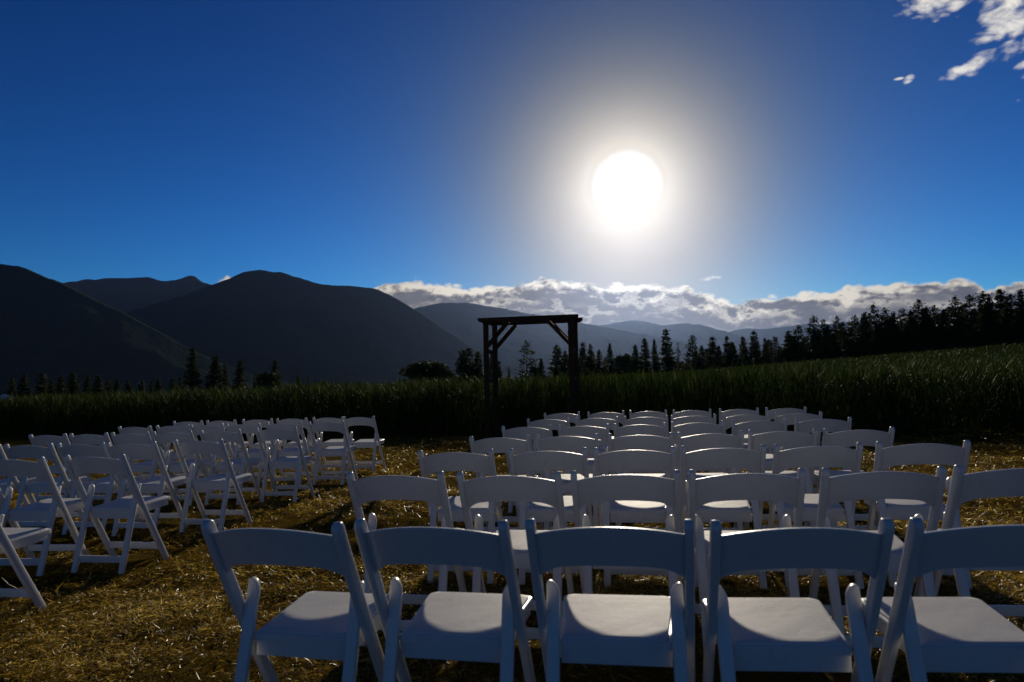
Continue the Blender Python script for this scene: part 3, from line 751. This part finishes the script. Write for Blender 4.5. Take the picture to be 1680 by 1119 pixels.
def make_chair():
    t = empty('folding_chair')
    for s in (-1, 1):
        bm = bmesh.new()
        pr = offset_profile(UP, .0205)
        extrude_profile(bm, pr, 0, s * .212 - .0125, s * .212 + .0125, lambda p, a: Vector((a, p[0], p[1])))
        bmesh.ops.recalc_face_normals(bm, faces=bm.faces)
        es = [e for e in bm.edges if len(e.link_faces) == 2 and (e.link_faces[0].normal.angle(e.link_faces[1].normal) > R(50))]
        bmesh.ops.bevel(bm, geom=es, offset=.006, segments=3, profile=.5, affect='EDGES', clamp_overlap=True)
        bm_obj('upright', bm, mat_white, t, smooth=True)
        # rear leg, inner shoulder rounded
        x0, x1 = .1600, .1985
        pr = [(x1, 0.0), (x1, .552)] + [(x0 + .030 - .030 * math.sin(a) if False else x0 + .034 * (1 - math.cos(a)) if False else x1 - .006 - (x1 - .006 - x0) * math.sin(a), (.560) - .045 * (1 - math.cos(a))) for a in [R(q) for q in (0, 18, 36, 54, 72, 90)]] + [(x0, 0.0)]
        bm = bmesh.new()
        extrude_profile(bm, pr, 0, -.011, .011, lambda p, a: Vector((s * p[0], (.038 + .150 * p[1] / .56) + a, p[1])))
        bmesh.ops.recalc_face_normals(bm, faces=bm.faces)
        es = [e for e in bm.edges if len(e.link_faces) == 2 and (e.link_faces[0].normal.angle(e.link_faces[1].normal) > R(50))]
        bmesh.ops.bevel(bm, geom=es, offset=.005, segments=3, profile=.5, affect='EDGES', clamp_overlap=True)
        bm_obj('rear_leg', bm, mat_white, t, smooth=True)
    # back rail: arched top, slightly arched bottom, gently bowed
    N = 24; bm = bmesh.new(); ring = []
    for i in range(N + 1):
        x = -.2 + .4 * i / N; q = 1 - (x / .2) ** 2
        zt = .734 + .031 * q; zb = .628 + .024 * q
        fil = max(0, (abs(x) - .12) / .08); zb -= .025 * fil ** 2.2      # fillets under the rail at the posts
        bow = -.048 * q
        def yat(z): return .004 + (.756 - z) * .50
        th = .0085
        ring.append([bm.verts.new((x, yat(z) + bow + o, z)) for z, o in ((zb, -th), (zt - .004, -th), (zt, -th * .4), (zt, th * .4), (zt - .004, th), (zb, th))])
    for i in range(N):
        for k in range(6):
            bm.faces.new((ring[i][k], ring[i][(k + 1) % 6], ring[i + 1][(k + 1) % 6], ring[i + 1][k]))
    bm.faces.new(ring[0]); bm.faces.new(ring[-1][::-1])
    bm_obj('backrest', bm, mat_white, t, smooth=True)
    # seat board (rounded corners) with padded top
    def seat_outline(ins, rc=.022):
        y0, y1, w0, w1 = .148 + ins, .512 - ins, .159 - ins, .186 - ins
        pts = []
        for cx, cy, sx, sy, a0 in ((w1, y1, -1, -1, 0), (-w1, y1, 1, -1, 90), (-w0, y0, 1, 1, 180), (w0, y0, -1, 1, 270)):
            r_ = max(rc, .003) if cy > .3 else .006
            for k in range(5):
                a = R(a0 + 90 * k / 4); pts.append((cx + sx * r_ + r_ * math.cos(a), cy + sy * r_ + r_ * math.sin(a)))
        return pts
    def zseat(y): return .401 + .021 * (y - .15) / .378
    bm = bmesh.new(); o_ = seat_outline(0)
    rows_ = [(0.0, -.022), (0.0, -.003), (.003, 0.0)]
    prev = None
    for ins, dz in rows_:
        ol = seat_outline(ins); cur = [bm.verts.new((x, y, zseat(y) + dz)) for x, y in ol]
        if prev:
            for i in range(len(cur)): j = (i + 1) % len(cur); bm.faces.new((prev[i], prev[j], cur[j], cur[i]))
        else: bm.faces.new(cur[::-1])
        prev = cur
    bm.faces.new(prev)
    seat = bm_obj('seat', bm, mat_white, t, smooth=True)
    bm = bmesh.new(); prev = None; zz = lambda y: zseat(y) + .0006
    for ins, dz in ((.010, -.001), (.0105, .003), (.0125, .005), (.026, .0053), (.05, .0056), (.09, .0058)):
        ol = seat_outline(ins, .03); cur = [bm.verts.new((x, y, zz(y) + dz)) for x, y in ol]
        if prev:
            for i in range(len(cur)): j = (i + 1) % len(cur); bm.faces.new((prev[i], prev[j], cur[j], cur[i]))
        prev = cur
    bm.faces.new(prev)
    bm_obj('seat_pad', bm, mat_pad, seat, smooth=True)
    # rails under the seat
    def rail(name, p0, p1, w_, h_):
        bm = bmesh.new(); beam(bm, p0, p1, w_, h_); return bm_obj(name, bm, mat_white, t, .003, 2, True)
    rail('seat_rail', (-.159, .168, .354), (.159, .168, .354), .018, .050)
    rail('seat_rail', (-.165, .488, .380), (.165, .488, .380), .016, .034)
    for s in (-1, 1): rail('side_rail', (s * .151, .178, .364), (s * .172, .482, .383), .016, .034)
    rail('rear_stretcher', (-.160, .061, .085), (.160, .061, .085), .016, .044)
    rail('front_stretcher', (-.1995, .366, .105), (.1995, .366, .105), .016, .044)
    return t
CH = [('R',1,1,-0.699,1.999,-0.243), ('R',1,2,-0.232,1.943,-0.223), ('R',1,3,0.258,1.867,-0.182), ('R',1,4,0.743,1.783,-0.110), ('R',1,5,1.239,1.737,-0.100),
('R',2,1,-0.526,3.070,-0.182), ('R',2,2,-0.019,2.936,-0.198), ('R',2,3,0.465,2.856,-0.184), ('R',2,4,0.943,2.775,-0.157), ('R',2,5,1.453,2.701,-0.168),
('R',2,6,1.955,2.662,-0.140), ('R',3,1,-0.336,4.024,-0.158), ('R',3,2,0.198,3.925,-0.181), ('R',3,3,0.675,3.823,-0.204), ('R',3,4,1.152,3.765,-0.159),
('R',3,5,1.645,3.702,-0.150), ('R',3,6,2.181,3.654,-0.207), ('R',4,1,-0.099,4.996,-0.227), ('R',4,2,0.387,4.940,-0.213), ('R',4,3,0.895,4.827,-0.215),
('R',4,4,1.366,4.745,-0.124), ('R',4,5,1.866,4.747,-0.176), ('R',4,6,2.350,4.658,-0.130), ('R',5,1,0.121,6.100,-0.223), ('R',5,2,0.615,5.987,-0.219),
('R',5,3,1.096,5.927,-0.192), ('R',5,4,1.597,5.922,-0.172), ('R',5,5,2.122,5.901,-0.194), ('R',5,6,2.653,5.862,-0.209), ('R',6,1,0.373,7.258,-0.197),
('R',6,2,0.876,7.173,-0.212), ('R',6,3,1.374,7.079,-0.213), ('R',6,4,1.847,7.010,-0.183), ('R',6,5,2.365,6.938,-0.187), ('R',6,6,2.859,6.860,-0.169),
('R',7,1,0.611,8.551,-0.181), ('R',7,2,1.147,8.459,-0.191), ('R',7,3,1.650,8.359,-0.200), ('R',7,4,2.156,8.245,-0.199), ('R',7,5,2.676,8.114,-0.211),
('R',7,6,3.184,7.987,-0.197), ('L',1,1,-2.879,3.439,-0.170), ('L',2,1,-2.756,4.522,-0.196), ('L',2,2,-3.294,4.520,-0.122), ('L',3,1,-2.628,5.726,-0.197),
('L',3,2,-3.153,5.665,-0.163), ('L',3,3,-3.646,5.786,-0.181), ('L',3,4,-4.150,5.879,-0.146), ('L',3,5,-4.660,5.970,-0.150), ('L',4,1,-2.472,7.160,-0.139),
('L',4,2,-3.034,7.104,-0.167), ('L',4,3,-3.554,7.150,-0.184), ('L',4,4,-4.054,7.256,-0.212), ('L',4,5,-4.534,7.327,-0.170), ('L',4,6,-5.020,7.400,-0.180),
('L',5,1,-2.269,8.327,-0.150), ('L',5,2,-2.795,8.354,-0.169), ('L',5,3,-3.309,8.398,-0.169), ('L',5,4,-3.806,8.512,-0.183), ('L',5,5,-4.283,8.631,-0.155),
('L',5,6,-4.790,8.680,-0.170), ('L',6,1,-2.112,9.385,-0.165), ('L',6,2,-2.583,9.581,-0.147), ('L',6,3,-3.113,9.640,-0.144), ('L',6,4,-3.625,9.720,-0.158),
('L',6,5,-4.151,9.746,-0.167), ('L',6,6,-4.660,9.821,-0.165)]
ORD = ['', 'first', 'second', 'third', 'fourth', 'fifth', 'sixth', 'seventh']
proto = make_chair()
for i, (bl_, r_, c_, x, y, a) in enumerate(CH):
    o = proto if i == 0 else copy_tree(proto)
    o.location = (x, y, float(G(x, y)) + .002)
    o.rotation_euler = (0, math.atan(-LAT), a)
    side = 'right block' if bl_ == 'R' else 'left block'
    last = {'R': 7, 'L': 6}[bl_]
    rowtxt = 'nearest row' if r_ == 1 else ('farthest row' if r_ == last else ORD[r_] + ' row from the camera')
    tag(o, 'white folding chair, %s, %s, %s seat from the aisle' % (side, rowtxt, ORD[c_]), 'chair', 'white folding chairs, ' + side)

# ------------------------------------------------------------------ haze
mat_haze, g, out = material('valley_haze')
pv = g.n('ShaderNodeVolumePrincipled')
pv.inputs['Color'].default_value = col(1.0, .92, .82)          # dust: scatters forward
pv.inputs['Density'].default_value = 4.6e-6
pv.inputs['Anisotropy'].default_value = .90
pa = g.n('ShaderNodeVolumePrincipled')
pa.inputs['Color'].default_value = col(.07, .35, 1.0)          # clear air: scatters blue all round
pa.inputs['Density'].default_value = 1.0e-5
ad = g.n('ShaderNodeAddShader'); g.link(pv.outputs[0], ad.inputs[0]); g.link(pa.outputs[0], ad.inputs[1])
g.link(ad.outputs[0], out.inputs['Volume'])
bm = bmesh.new()
hx, hy, z0, z1 = 21500, 21500, -135.0, 1350.0
vs = [bm.verts.new((x, y, z)) for z in (z0, z1) for x, y in ((-hx, -hy), (hx, -hy), (hx, hy), (-hx, hy))]
for q in ((3, 2, 1, 0), (4, 5, 6, 7), (0, 1, 5, 4), (1, 2, 6, 5), (2, 3, 7, 6), (3, 0, 4, 7)): bm.faces.new([vs[i] for i in q])
me = bpy.data.meshes.new('haze'); bm.to_mesh(me); bm.free()
haze = link('haze', me, mat_haze)
tag(haze, 'thin sunlit haze filling the valley air', 'haze', kind='stuff')
